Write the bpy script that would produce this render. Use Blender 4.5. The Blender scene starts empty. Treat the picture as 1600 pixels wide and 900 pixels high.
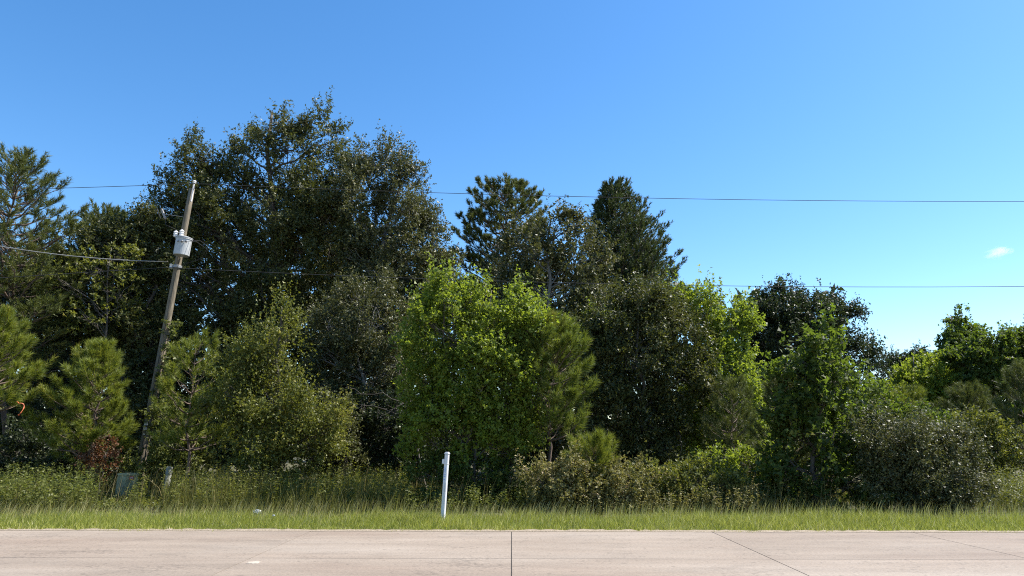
import bpy, bmesh, math, random
import numpy as np
from mathutils import Vector, Matrix

S = bpy.context.scene
COL = S.collection
R = math.radians

# ------------------------------------------------------------------ camera, sky, sun, exposure
F = 1109.0                      # focal length in pixels of the 1600 px wide photograph
PITCH = R(12.2)
EYE = 1.7
cam_d = bpy.data.cameras.new('camera')
cam_d.sensor_width = 36.0
cam_d.lens = F / 1600.0 * 36.0
cam_d.clip_end = 30000.0
cam = bpy.data.objects.new('camera', cam_d)
COL.objects.link(cam)
cam.location = (0, 0, EYE)
cam.rotation_euler = (Matrix.Rotation(math.pi / 2 + PITCH, 4, 'X') @ Matrix.Rotation(R(0.12), 4, 'Z')).to_euler()
S.camera = cam

SUN_AZ = R(79.0)                # clockwise from the viewing direction (+Y): the sun stands high to the right
SUN_EL = R(53.0)
world = bpy.data.worlds.new('World')
S.world = world
world.use_nodes = True
wn, wl = world.node_tree.nodes, world.node_tree.links
bg = wn['Background']
sky = wn.new('ShaderNodeTexSky')
sky.sky_type = 'NISHITA'
sky.sun_disc = False
sky.sun_elevation = SUN_EL
sky.sun_rotation = SUN_AZ
sky.air_density = 1.0
sky.dust_density = 0.35
sky.ozone_density = 2.2
hsv = wn.new('ShaderNodeHueSaturation')
hsv.inputs['Saturation'].default_value = 1.29
wl.new(sky.outputs['Color'], hsv.inputs['Color'])
wl.new(hsv.outputs['Color'], bg.inputs['Color'])
bg.inputs['Strength'].default_value = 0.11

sun_d = bpy.data.lights.new('sun', 'SUN')
sun_d.energy = 5.0
sun_d.angle = R(0.53)
sun_d.color = (1.0, 0.955, 0.88)
sun = bpy.data.objects.new('sun', sun_d)
COL.objects.link(sun)
to_sun = Vector((math.sin(SUN_AZ) * math.cos(SUN_EL), math.cos(SUN_AZ) * math.cos(SUN_EL), math.sin(SUN_EL)))
sun.rotation_euler = to_sun.to_track_quat('Z', 'Y').to_euler()
sun.location = to_sun * 60

S.view_settings.view_transform = 'Standard'
S.view_settings.look = 'None'
S.view_settings.exposure = 1.12
S.view_settings.gamma = 1.0
S.cycles.max_bounces = 6
S.cycles.diffuse_bounces = 2
S.cycles.glossy_bounces = 2
S.cycles.transmission_bounces = 3
S.cycles.transparent_max_bounces = 4
S.cycles.use_denoising = False
S.cycles.filter_width = 1.1


def at(px, py, Y):
    """the point that stands Y metres ahead under pixel (px, py) of the 1600 x 900 photograph"""
    x, z = (px - 800.0) / F, (450.0 - py) / F
    dy = math.cos(PITCH) - z * math.sin(PITCH)
    dz = math.sin(PITCH) + z * math.cos(PITCH)
    t = Y / dy
    return np.array([x * t, Y, EYE + dz * t])


def gx(px, Y):
    return at(px, 780, Y)[0]


# ------------------------------------------------------------------ materials
def new_mat(name):
    m = bpy.data.materials.new(name)
    m.use_nodes = True
    nt = m.node_tree
    return m, nt.nodes, nt.links, nt.nodes['Principled BSDF']


def ramp(nodes, stops):
    r = nodes.new('ShaderNodeValToRGB')
    while len(r.color_ramp.elements) < len(stops):
        r.color_ramp.elements.new(0.5)
    for e, (p, c) in zip(r.color_ramp.elements, stops):
        e.position = p
        e.color = (*c, 1)
    return r


def leaf_mat(name, stops, trans=0.3, tcol=(0.16, 0.24, 0.02), rough=0.52, spec=0.3):
    m, n, l, p = new_mat(name)
    a = n.new('ShaderNodeAttribute'); a.attribute_name = 'tint'
    r = ramp(n, stops)
    l.new(a.outputs['Fac'], r.inputs['Fac'])
    l.new(r.outputs['Color'], p.inputs['Base Color'])
    p.inputs['Roughness'].default_value = rough
    p.inputs['Specular IOR Level'].default_value = spec
    t = n.new('ShaderNodeBsdfTranslucent')
    mc = n.new('ShaderNodeMix'); mc.data_type = 'RGBA'
    mc.inputs[0].default_value = 0.65
    l.new(r.outputs['Color'], mc.inputs[6]); mc.inputs[7].default_value = (*tcol, 1)
    l.new(mc.outputs[2], t.inputs['Color'])
    mx = n.new('ShaderNodeMixShader'); mx.inputs[0].default_value = trans
    out = n['Material Output']
    l.new(p.outputs[0], mx.inputs[1]); l.new(t.outputs[0], mx.inputs[2])
    l.new(mx.outputs[0], out.inputs['Surface'])
    return m


def rough_mat(name, stops, scale=8.0, rough=0.8, bump=0.2, stretch=(1, 1, 1), detail=6, metal=0.0, spec=0.5, coords='Object'):
    m, n, l, p = new_mat(name)
    tc = n.new('ShaderNodeTexCoord')
    mp = n.new('ShaderNodeMapping'); mp.inputs['Scale'].default_value = stretch
    nz = n.new('ShaderNodeTexNoise'); nz.inputs['Scale'].default_value = scale; nz.inputs['Detail'].default_value = detail
    l.new(tc.outputs[coords], mp.inputs['Vector']); l.new(mp.outputs[0], nz.inputs['Vector'])
    r = ramp(n, stops)
    l.new(nz.outputs['Fac'], r.inputs['Fac']); l.new(r.outputs['Color'], p.inputs['Base Color'])
    p.inputs['Roughness'].default_value = rough
    p.inputs['Metallic'].default_value = metal
    p.inputs['Specular IOR Level'].default_value = spec
    if bump:
        b = n.new('ShaderNodeBump'); b.inputs['Strength'].default_value = bump; b.inputs['Distance'].default_value = 0.02
        l.new(nz.outputs['Fac'], b.inputs['Height']); l.new(b.outputs[0], p.inputs['Normal'])
    return m


M = {}
M['oak'] = leaf_mat('oak_leaf', [(0, (0.03, 0.038, 0.01)), (0.5, (0.062, 0.07, 0.019)), (0.85, (0.125, 0.125, 0.036)), (1, (0.2, 0.17, 0.06))], 0.24, (0.17, 0.19, 0.02), 0.5, 0.33)
M['grey_oak'] = leaf_mat('grey_green_leaf', [(0, (0.034, 0.041, 0.014)), (0.5, (0.074, 0.08, 0.028)), (0.85, (0.145, 0.142, 0.058)), (1, (0.23, 0.19, 0.09))], 0.22, (0.17, 0.18, 0.03), 0.5, 0.36)
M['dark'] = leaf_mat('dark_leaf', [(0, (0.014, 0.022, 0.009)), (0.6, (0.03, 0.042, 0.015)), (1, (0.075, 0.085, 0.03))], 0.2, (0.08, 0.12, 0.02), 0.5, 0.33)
M['olive'] = leaf_mat('olive_leaf', [(0, (0.055, 0.068, 0.016)), (0.5, (0.11, 0.125, 0.026)), (0.85, (0.18, 0.18, 0.038)), (1, (0.28, 0.24, 0.055))], 0.34, (0.26, 0.28, 0.02))
M['bright'] = leaf_mat('bright_leaf', [(0, (0.064, 0.1, 0.014)), (0.5, (0.125, 0.17, 0.024)), (0.85, (0.205, 0.245, 0.036)), (1, (0.33, 0.3, 0.06))], 0.42, (0.40, 0.50, 0.03))
M['gum'] = leaf_mat('star_leaf', [(0, (0.032, 0.05, 0.012)), (0.6, (0.062, 0.088, 0.018)), (0.95, (0.115, 0.145, 0.026)), (1, (0.2, 0.18, 0.03))], 0.38, (0.22, 0.32, 0.02), 0.55, 0.25)
M['bramble'] = leaf_mat('bramble_leaf', [(0, (0.075, 0.08, 0.022)), (0.5, (0.16, 0.15, 0.045)), (0.8, (0.28, 0.235, 0.1)), (1, (0.36, 0.27, 0.16))], 0.28, (0.3, 0.28, 0.05), 0.55, 0.3)
M['red'] = leaf_mat('red_leaf', [(0.0, (0.10, 0.035, 0.02)), (0.5, (0.15, 0.07, 0.03)), (0.8, (0.13, 0.11, 0.035)), (1.0, (0.25, 0.07, 0.04))], 0.3, (0.3, 0.1, 0.03))
M['vine'] = leaf_mat('vine_leaf', [(0, (0.055, 0.072, 0.016)), (0.6, (0.115, 0.13, 0.03)), (1, (0.21, 0.205, 0.06))], 0.32, (0.24, 0.28, 0.03))
M['needle'] = leaf_mat('pine_needle', [(0, (0.055, 0.072, 0.022)), (0.5, (0.088, 0.108, 0.028)), (1, (0.14, 0.14, 0.036))], 0.22, (0.18, 0.21, 0.03), 0.5, 0.3)
M['young_needle'] = leaf_mat('young_pine_needle', [(0, (0.075, 0.102, 0.02)), (0.5, (0.145, 0.18, 0.028)), (0.9, (0.24, 0.255, 0.04)), (1, (0.33, 0.26, 0.06))], 0.28, (0.32, 0.36, 0.02), 0.5, 0.3)
M['mid_needle'] = leaf_mat('mid_pine_needle', [(0, (0.062, 0.092, 0.02)), (0.5, (0.11, 0.15, 0.027)), (0.9, (0.18, 0.205, 0.038)), (1, (0.28, 0.22, 0.06))], 0.28, (0.25, 0.3, 0.02), 0.5, 0.3)
M['blue_needle'] = leaf_mat('dark_pine_needle', [(0, (0.032, 0.048, 0.018)), (0.6, (0.055, 0.075, 0.024)), (1, (0.1, 0.11, 0.032))], 0.18, (0.13, 0.17, 0.03), 0.5, 0.3)
M['grass'] = leaf_mat('grass_blade', [(0, (0.1, 0.13, 0.02)), (0.35, (0.215, 0.25, 0.038)), (0.7, (0.38, 0.37, 0.08)), (1, (0.66, 0.57, 0.32))], 0.35, (0.43, 0.47, 0.06), 0.55, 0.3)
M['tall_grass'] = leaf_mat('tall_grass_blade', [(0, (0.058, 0.062, 0.014)), (0.5, (0.115, 0.115, 0.025)), (0.8, (0.19, 0.17, 0.046)), (1, (0.34, 0.265, 0.13))], 0.3, (0.25, 0.25, 0.04), 0.55, 0.3)
M['bark'] = rough_mat('bark', [(0.3, (0.045, 0.038, 0.030)), (0.7, (0.13, 0.11, 0.09))], 14, 0.9, 0.6, (3, 3, 0.6))
M['pale_bark'] = rough_mat('pale_bark', [(0.3, (0.12, 0.11, 0.095)), (0.7, (0.27, 0.25, 0.22))], 14, 0.9, 0.5, (3, 3, 0.6))
M['pine_bark'] = rough_mat('pine_bark', [(0.3, (0.07, 0.045, 0.032)), (0.7, (0.17, 0.125, 0.095))], 12, 0.9, 0.7, (3, 3, 0.7))
M['soil'] = rough_mat('soil', [(0.3, (0.055, 0.045, 0.025)), (0.55, (0.09, 0.085, 0.035)), (0.75, (0.14, 0.115, 0.06))], 3.0, 0.95, 0.5, detail=9)


# ------------------------------------------------------------------ mesh and object helpers
def np_mesh(name, verts, faces, nper, mat, tint=None, smooth=False):
    """faces: flat index array with nper corners each (or a list of (array, corners) pairs)"""
    me = bpy.data.meshes.new(name)
    verts = np.ascontiguousarray(verts, dtype=np.float32)
    groups = faces if isinstance(faces, list) else [(faces, nper)]
    idx = np.concatenate([np.asarray(f).ravel() for f, k in groups]).astype(np.int32)
    counts = np.concatenate([np.full(np.asarray(f).size // k, k, dtype=np.int32) for f, k in groups])
    me.vertices.add(len(verts)); me.vertices.foreach_set('co', verts.ravel())
    me.loops.add(len(idx)); me.loops.foreach_set('vertex_index', idx)
    starts = np.concatenate([[0], np.cumsum(counts)[:-1]]).astype(np.int32)
    me.polygons.add(len(counts)); me.polygons.foreach_set('loop_start', starts)
    if smooth:
        me.polygons.foreach_set('use_smooth', np.ones(len(counts), dtype=bool))
    if tint is not None:
        at_ = me.attributes.new('tint', 'FLOAT', 'FACE')
        at_.data.foreach_set('value', np.ascontiguousarray(tint, dtype=np.float32))
    me.materials.append(mat)
    me.update(calc_edges=True)
    return me


def link(name, me, parent=None, loc=None):
    o = bpy.data.objects.new(name, me)
    COL.objects.link(o)
    if parent is not None:
        o.parent = parent
    if loc is not None:
        o.location = loc
    return o


def tag(o, label=None, cat=None, group=None, kind=None):
    for k, v in (('label', label), ('category', cat), ('group', group), ('kind', kind)):
        if v:
            o[k] = v
    return o


def thing(name, loc, label, cat, group=None):
    o = bpy.data.objects.new(name, None)
    COL.objects.link(o)
    o.location = loc
    o.empty_display_size = 0.3
    return tag(o, label, cat, group)


def unit(v):
    return v / (np.linalg.norm(v, axis=-1, keepdims=True) + 1e-9)


class Tubes:
    """collects tapered tubes into one mesh"""
    def __init__(self):
        self.v, self.f, self.n = [], [], 0

    def add(self, pts, rad, sides=6, cap=True):
        pts = np.asarray(pts, float); k = len(pts)
        rad = np.broadcast_to(np.asarray(rad, float), (k,))
        tan = unit(np.gradient(pts, axis=0))
        ref = np.array([0.31, 0.95, 0.05]) if abs(tan[0][2]) > 0.7 else np.array([0.05, 0.1, 0.99])
        a = unit(np.cross(tan, ref)); b = np.cross(tan, a)
        th = np.arange(sides) * 2 * math.pi / sides
        ring = (pts[:, None, :] + rad[:, None, None] * (np.cos(th)[None, :, None] * a[:, None, :] + np.sin(th)[None, :, None] * b[:, None, :]))
        i = np.arange(k - 1)[:, None] * sides; j = np.arange(sides)[None, :]; j2 = (j + 1) % sides
        q = np.stack([i + j, i + j2, i + sides + j2, i + sides + j], -1).reshape(-1, 4) + self.n
        self.v.append(ring.reshape(-1, 3)); self.f.append(q); self.n += k * sides
        if cap and sides >= 5:
            for e, s in ((0, -1), (k - 1, 1)):
                self.v.append((pts[e])[None]); c = self.n; self.n += 1
                base = c - k * sides + e * sides if e == 0 else c - 1 - k * sides + e * sides
                jj = np.arange(sides); jk = (jj + 1) % sides
                tri = np.stack([np.full(sides, c), base + jj, base + jk, np.full(sides, c)], -1)
                self.f.append(tri)
        return self

    def mesh(self, name, mat, off=(0, 0, 0), smooth=True):
        v = np.concatenate(self.v) - np.asarray(off)
        f = np.concatenate(self.f)
        tri = f[:, 0] == f[:, 3]
        return np_mesh(name, v, [(f[~tri], 4)] + ([(f[tri][:, :3], 3)] if tri.any() else []), 4, mat, smooth=smooth)


def wander(rng, a, b, n, amp, bow=0.0):
    """a crooked path from a to b; bow lifts (or drops) its middle"""
    a, b = np.asarray(a, float), np.asarray(b, float)
    t = np.linspace(0, 1, n)[:, None]
    p = a + (b - a) * t
    L = np.linalg.norm(b - a)
    j = rng.normal(0, amp * L, (n, 3)) * np.sin(np.pi * t)
    p = p + j
    p[:, 2] += bow * L * np.sin(np.pi * t[:, 0])
    return p


def leaf_tris(base, axis, nrm, L, W):
    """one slim folded-looking leaf per triangle: base, shoulder, tip"""
    s = unit(np.cross(axis, nrm)); nn = np.cross(s, axis)
    w = (W * 0.71)[:, None]
    v = np.stack([base, base + axis * (L * 0.62)[:, None] + s * w + nn * w * 0.3, base + axis * (L * 0.95)[:, None] - s * w * 0.9], 1)
    return v.reshape(-1, 3)


def make_lobes(lobes_px, Y, depth=0.9, sats=3):
    out = []
    for lb in lobes_px:
        px, py, rx, ry = lb[:4]
        dY = lb[4] if len(lb) > 4 else 0.0
        yy = Y + dY
        c = at(px, py, yy)
        wx = abs(at(px + rx, py, yy)[0] - c[0]); wz = abs(at(px, py - ry, yy)[2] - c[2])
        r = np.array([wx, max(wx, wz) * depth * 0.85, wz])
        out.append((c, r))
        if sats and rx > 24:
            g = np.random.default_rng(int(px * 7 + py * 13))
            for q in range(sats):
                d = unit(g.normal(size=3) + np.array([0, 0, 0.35]))
                k = g.uniform(0.22, 0.40)
                out.append((c + d * r * g.uniform(0.86, 1.06), np.array([r[0] * k, r[1] * k, r[2] * k * g.uniform(1.0, 1.7)])))
    return out


DENSE = 1.0


def leaf_cloud(rng, lobes, lai, leaf, aspect, clump=0.55, twig=0.45, up=0.45, spiky=0.0, gap=0.8, floor=0.12):
    """clumps of leafy twigs through the outer part of a set of ellipsoids; returns leaf verts, tint, clump centres and lobe ids"""
    cc, co, ci = [], [], []
    total_area = 0
    for k, (c, r) in enumerate(lobes):
        area = math.pi * r[0] * r[2]
        total_area += area
        surf = 4 * math.pi * ((r[0]*r[1])**1.6 / 3 + (r[0]*r[2])**1.6 / 3 + (r[1]*r[2])**1.6 / 3) ** (1 / 1.6)
        n = max(5, int(1.5 * surf / (math.pi * clump * clump)))
        d = unit(rng.normal(size=(n, 3)))
        rad = 1.0 - 0.62 * rng.random(n) ** 1.6
        ph = rng.random(6) * 6.28
        bump = 1 + 0.13 * np.sin(5 * d[:, 0] + ph[0]) * np.sin(4 * d[:, 2] + ph[1]) + 0.10 * np.sin(9 * d[:, 1] + ph[2]) + rng.normal(0, 0.07, n)
        p = c + d * r * (rad * bump)[:, None]
        keep = np.ones(n, bool)
        for k2, (c2, r2) in enumerate(lobes):
            if k2 != k:
                q = np.linalg.norm((p - c2) / r2, axis=1)
                keep &= ~((q < 0.62) & (rng.random(n) < 0.75))
        keep &= p[:, 2] > floor
        cc.append(p[keep]); co.append(unit(d * (1 / r))[keep]); ci.append(np.full(keep.sum(), k))
    cc, co, ci = np.concatenate(cc), np.concatenate(co), np.concatenate(ci)
    leaf_area = 0.5 * leaf * leaf * aspect
    n_leaf = DENSE * lai * total_area * 0.72 / leaf_area
    wgt = np.exp(rng.normal(0, gap * 0.5, len(cc)))
    per = 15
    n_tw = np.maximum(1, (n_leaf * wgt / wgt.sum() / per)).astype(int)
    ctint = rng.normal(0.42, 0.16, len(cc))
    ti = np.repeat(np.arange(len(cc)), n_tw)
    T = len(ti)
    o = cc[ti] + unit(rng.normal(size=(T, 3))) * (clump * 0.72 * rng.random((T, 1)) ** 0.5) * np.array([1, 1, 0.85])
    d = unit(0.65 * co[ti] + np.array([0, 0, up]) + rng.normal(0, 0.5, (T, 3)))
    tl = twig * rng.uniform(0.5, 1.25, T)
    if spiky > 0:
        s = (co[ti][:, 2] > 0.15) & (rng.random(T) < spiky)
        d[s] = unit(np.array([0, 0, 1.3]) + 0.4 * co[ti][s] + rng.normal(0, 0.22, (s.sum(), 3)))
        tl[s] *= rng.uniform(1.1, 1.9, s.sum())
    li = np.repeat(np.arange(T), per)
    N = len(li)
    u = rng.random(N)
    a = unit(0.45 * d[li] + rng.normal(0, 0.75, (N, 3)) + np.array([0, 0, -0.12]))
    pos = o[li] + d[li] * (tl[li] * u)[:, None] + rng.normal(0, 0.022, (N, 3))
    pos[:, 2] = np.maximum(pos[:, 2], 0.05)
    nr = unit(rng.normal(0, 0.85, (N, 3)) + np.array([0, 0, 0.5]) + 0.25 * co[ti][li])
    L = leaf * np.clip(rng.normal(1.0, 0.28, N), 0.45, 1.7)
    W = L * aspect * rng.uniform(0.8, 1.2, N)
    tint = np.clip(ctint[ti][li] + rng.normal(0, 0.17, N), 0, 1)
    late = rng.random(N) < 0.012
    tint[late] = 1.0
    return leaf_tris(pos, a, nr, L, W), tint, cc, ci


def crown_mesh(name, v, tint, mat, off):
    n = len(v) // 3
    return np_mesh(name, v - np.asarray(off), np.arange(3 * n), 3, mat, tint)


def broadleaf(name, label, Y, base_px, lobes_px, mat, leaf=0.10, aspect=0.5, lai=4.0, trunk_r=0.14, stems=1, bark='bark', seed=1,
              cat='tree', clump=0.5, twig=0.42, up=0.45, spiky=0.0, gap=0.8, depth=0.9, group=None, foliage='crown', stem_name='trunk', limbs=1.0):
    rng = np.random.default_rng(seed)
    lobes = make_lobes(lobes_px, Y, depth)
    base = np.array([gx(base_px, Y), Y, 0.0])
    v, tint, cc, ci = leaf_cloud(rng, lobes, lai * (1.9 if Y < 26 else 1.0), leaf, aspect, clump, twig, up, spiky, gap)
    t = thing(name, base, label, cat, group)
    # wood: stems to the lobes, branches to the clumps
    centres = np.array([c for c, r in lobes])
    topz = max(c[2] + r[2] * 0.5 for c, r in lobes)
    mean = centres.mean(0)
    for s in range(stems):
        tb = Tubes()
        sb = base + np.array([rng.normal(0, 0.12 * (stems > 1)), rng.normal(0, 0.12 * (stems > 1)), -0.05])
        head = np.array([mean[0] * 0.6 + base[0] * 0.4, Y, topz]) + (rng.normal(0, 0.5, 3) * np.array([1, 1, 0.2]) if stems > 1 else 0)
        if stems > 1:
            kk = [k for k in range(len(lobes)) if k % stems == s]
            head = lobes[max(kk, key=lambda q: lobes[q][0][2])][0] + np.array([0, 0, 0.2]) if kk else head
        else:
            kk = list(range(len(lobes)))
        path = wander(rng, sb, head, 9, 0.025)
        rr = np.linspace(1, 0.22, 9) * trunk_r
        rr[0] *= 1.25
        tb.add(path, rr, 8)
        zs = path[:, 2]
        for k in kk:
            c, r = lobes[k]
            z0 = np.clip(c[2] - 0.55 * np.linalg.norm(c[:2] - base[:2]) - 0.3 * r[2], zs[0] + 0.25 * min(1.0, topz), zs[-1] - 0.02)
            f = np.clip(np.interp(z0, zs, np.arange(9)), 0, 7.9)
            i0 = int(f)
            p0 = path[i0] + (path[i0 + 1] - path[i0]) * (f - i0)
            lr = max(0.012, trunk_r * 0.42 * (1 - 0.6 * f / 8))
            lp = wander(rng, p0, c + r * rng.normal(0, 0.15, 3), 7, 0.045, 0.03)
            tb.add(lp, np.linspace(lr, lr * 0.3, 7), 5)
            mine = np.where(ci == k)[0]
            rng.shuffle(mine)
            for q in mine[:int(14 * limbs)]:
                g = rng.integers(2, 7)
                bp = wander(rng, lp[g], cc[q], 5, 0.06, 0.04)
                tb.add(bp, np.linspace(lr * 0.34 + 0.004, 0.005, 5), 4, cap=False)
        link(stem_name, tb.mesh(stem_name, M[bark], base), t)
    link(foliage, crown_mesh(foliage, v, tint, M[mat], base), t)
    return t


def needle_tris(rng, o, d, sl, nn, nl, w, ang=(28, 68)):
    """brush of needles round every shoot; o, d, sl = shoot origins, directions, lengths"""
    T = len(o)
    li = np.repeat(np.arange(T), nn)
    N = len(li)
    u = rng.random(N) ** 0.8
    perp = unit(np.cross(d[li], unit(rng.normal(size=(N, 3)))))
    th = np.radians(rng.uniform(ang[0], ang[1], N)) * (1.08 - 0.45 * u)
    a = d[li] * np.cos(th)[:, None] + perp * np.sin(th)[:, None]
    b = o[li] + d[li] * (sl[li] * u)[:, None]
    L = nl * rng.uniform(0.7, 1.15, N)
    s = unit(np.cross(a, unit(rng.normal(size=(N, 3))))) * (w * 0.5)
    tip = b + a * L[:, None]
    tip[:, 2] -= 0.06 * L
    v = np.stack([b - s, b + s, tip], 1).reshape(-1, 3)
    return v, li


def pine(name, label, Y, base_px, top_px, profile, mat, needle=0.17, nn=60, width=0.011, whorl=0.42, per=5, trunk_r=0.09, rise=(0.1, 0.9),
         crown_from=0.1, seed=1, drop=0.0, group=None, shoot=0.28, lean=0.0, dens=1.0, skew=0.0, clustered=0.0, upturn=0.28):
    """profile: (height fraction, branch length in metres); rise: upward slope of low and of high branches"""
    rng = np.random.default_rng(seed)
    base = np.array([gx(base_px, Y), Y, 0.0])
    top = at(top_px[0], top_px[1], Y + lean)
    H = top[2]
    t = thing(name, base, label, 'pine tree', group)
    path = wander(rng, base - np.array([0, 0, 0.05]), top, 14, 0.012)
    tb = Tubes()
    tb.add(path, np.linspace(1, 0.1, 14) * trunk_r, 8)
    O, D, SL, TI = [], [], [], []
    pf = np.array(profile)

    def shoots(p, dr, k):
        O.append(p); D.append(dr); SL.append(shoot * rng.uniform(0.75, 1.25)); TI.append(k)

    z = H * crown_from
    phase = rng.random() * 6.28
    while z < H - 0.12:
        f = z / H
        ln = np.interp(f, pf[:, 0], pf[:, 1])
        m = max(3, int(round(per * rng.uniform(0.75, 1.25))))
        phase += 1.1
        for q in range(m):
            if rng.random() < drop:
                continue
            az = phase + q * 2 * math.pi / m + rng.normal(0, 0.25)
            l = ln * (rng.uniform(0.60, 1.15) if 'young' in mat else rng.uniform(0.80, 1.08)) * (1 + skew * math.cos(az))
            if l < 0.08:
                continue
            up = rise[0] + (rise[1] - rise[0]) * f ** 1.5 + rng.normal(0, 0.10)
            h = np.array([math.cos(az), math.sin(az), 0])
            i = f * 13
            p0 = np.array([np.interp(z, path[:, 2], path[:, c]) for c in range(3)])
            s = np.linspace(0, 1, 7)
            bp = p0 + h * (l * s)[:, None] + np.array([0, 0, 1]) * (l * (up * s + upturn * s ** 2.2 - 0.10 * s))[:, None]
            bp[1:] += rng.normal(0, 0.018 * l, (6, 3))
            tb.add(bp, np.linspace(0.012 + 0.016 * l, 0.006, 7), 5 if l > 1 else 4, cap=False)
            tint = rng.normal(0.45, 0.14)
            side = np.array([-h[1], h[0], 0])
            ns = max(2, int(l * 7.0 * dens))
            for w in range(ns):
                sp = 1 - (0.80 - clustered * 0.45) * rng.random() ** 1.3
                fl = sp * 6; i0 = min(5, int(fl)); pp = bp[i0] + (bp[i0 + 1] - bp[i0]) * (fl - i0)
                tang = unit(bp[i0 + 1] - bp[i0])
                sg = rng.choice([-1, 1])
                sl = (1.05 - sp) * l * 0.62 * rng.uniform(0.3, 1.0)
                dr = unit(tang * 0.75 + side * sg * rng.uniform(0.3, 0.9) + np.array([0, 0, rng.uniform(0.05, 0.55)]))
                e = pp + dr * sl
                if sl > 0.15:
                    tb.add(wander(rng, pp, e, 3, 0.04), [0.009, 0.007, 0.004], 4, cap=False)
                    if sl > 0.35:
                        for x in range(int(sl / 0.3)):
                            mp = pp + dr * sl * rng.uniform(0.3, 0.9)
                            shoots(mp, unit(dr + rng.normal(0, 0.55, 3) + np.array([0, 0, 0.3])), tint)
                shoots(e, unit(dr + np.array([0, 0, 0.35]) + rng.normal(0, 0.15, 3)), tint)
            shoots(bp[-1], unit(unit(bp[-1] - bp[-2]) + np.array([0, 0, 0.35])), tint + 0.1)
            shoots(bp[-2], unit(bp[-1] - bp[-2]), tint)
        z += whorl * rng.uniform(0.8, 1.2) * (1.1 - 0.45 * f)
    for q in range(5):
        shoots(path[-1] - np.array([0, 0, 0.12 * q]), unit(np.array([0, 0, 1.6]) + rng.normal(0, 0.35, 3)), 0.6)
    O, D, SL, TI = np.array(O), np.array(D), np.array(SL), np.array(TI)
    v, li = needle_tris(rng, O, D, SL, nn, needle, width)
    v[:, 2] = np.maximum(v[:, 2], 0.02)
    tint = np.clip(TI[li] + rng.normal(0, 0.15, len(li)), 0, 0.98)
    old = rng.random(len(li)) < 0.01
    tint[old] = 1.0
    link('trunk', tb.mesh('trunk', M['pine_bark'], base), t)
    link('crown', np_mesh('crown', v - base, np.arange(len(v)), 3, M[mat], tint), t)
    return t


def box_bm(bm, sx, sy, sz, c=(0, 0, 0), bev=0.0, taper=1.0):
    ret = bmesh.ops.create_cube(bm, size=1.0)
    vs = ret['verts']
    for v in vs:
        k = taper if v.co.z > 0 else 1.0
        v.co = Vector((v.co.x * sx * k + c[0], v.co.y * sy * k + c[1], v.co.z * sz + c[2]))
    if bev:
        es = list({e for v in vs for e in v.link_edges})
        bmesh.ops.bevel(bm, geom=es, offset=bev, segments=2, affect='EDGES', clamp_overlap=True)
    return vs


def bm_obj(name, bm, mat, parent=None, smooth=False):
    me = bpy.data.meshes.new(name)
    bmesh.ops.recalc_face_normals(bm, faces=bm.faces)
    bm.to_mesh(me); bm.free()
    me.materials.append(mat)
    if smooth:
        for p in me.polygons:
            p.use_smooth = True
    return link(name, me, parent)


def lathe_bm(bm, prof, n=20, m=None):
    """prof: (radius, z) pairs from the bottom up"""
    rings = []
    for r, z in prof:
        rings.append([bm.verts.new((r * math.cos(2 * math.pi * k / n), r * math.sin(2 * math.pi * k / n), z)) for k in range(n)])
    for a, b in zip(rings, rings[1:]):
        for k in range(n):
            bm.faces.new((a[k], a[(k + 1) % n], b[(k + 1) % n], b[k]))
    bm.faces.new(rings[-1]); bm.faces.new(rings[0][::-1])
    if m is not None:
        bmesh.ops.transform(bm, matrix=m, verts=[v for r in rings for v in r])


# ------------------------------------------------------------------ the setting: ground, road, shoulder
def ground_sheet():
    n = 90
    g = np.linspace(-1, 1, n)
    xs = np.sign(g) * np.abs(g) ** 3 * 3000
    ys = 14.40 + np.concatenate([np.linspace(0, 30, 60), 30 + np.linspace(0.05, 1, 40) ** 3 * 6000])
    X, Yg = np.meshgrid(xs, ys)
    rng = np.random.default_rng(4)
    Z = np.where((Yg > 14.6) & (Yg < 60), 0.03 * np.sin(X * 1.7 + Yg) * np.sin(Yg * 1.3), 0.0) - 0.035
    v = np.stack([X, Yg, Z], -1).reshape(-1, 3)
    a, b = X.shape
    i = np.arange(a - 1)[:, None] * b + np.arange(b - 1)[None, :]
    f = np.stack([i, i + 1, i + b + 1, i + b], -1).reshape(-1, 4)
    o = link('ground', np_mesh('ground', v, f, 4, M['soil'], smooth=True))
    tag(o, 'soil and leaf litter running from the road edge into the woods', kind='structure')


ground_sheet()


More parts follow.
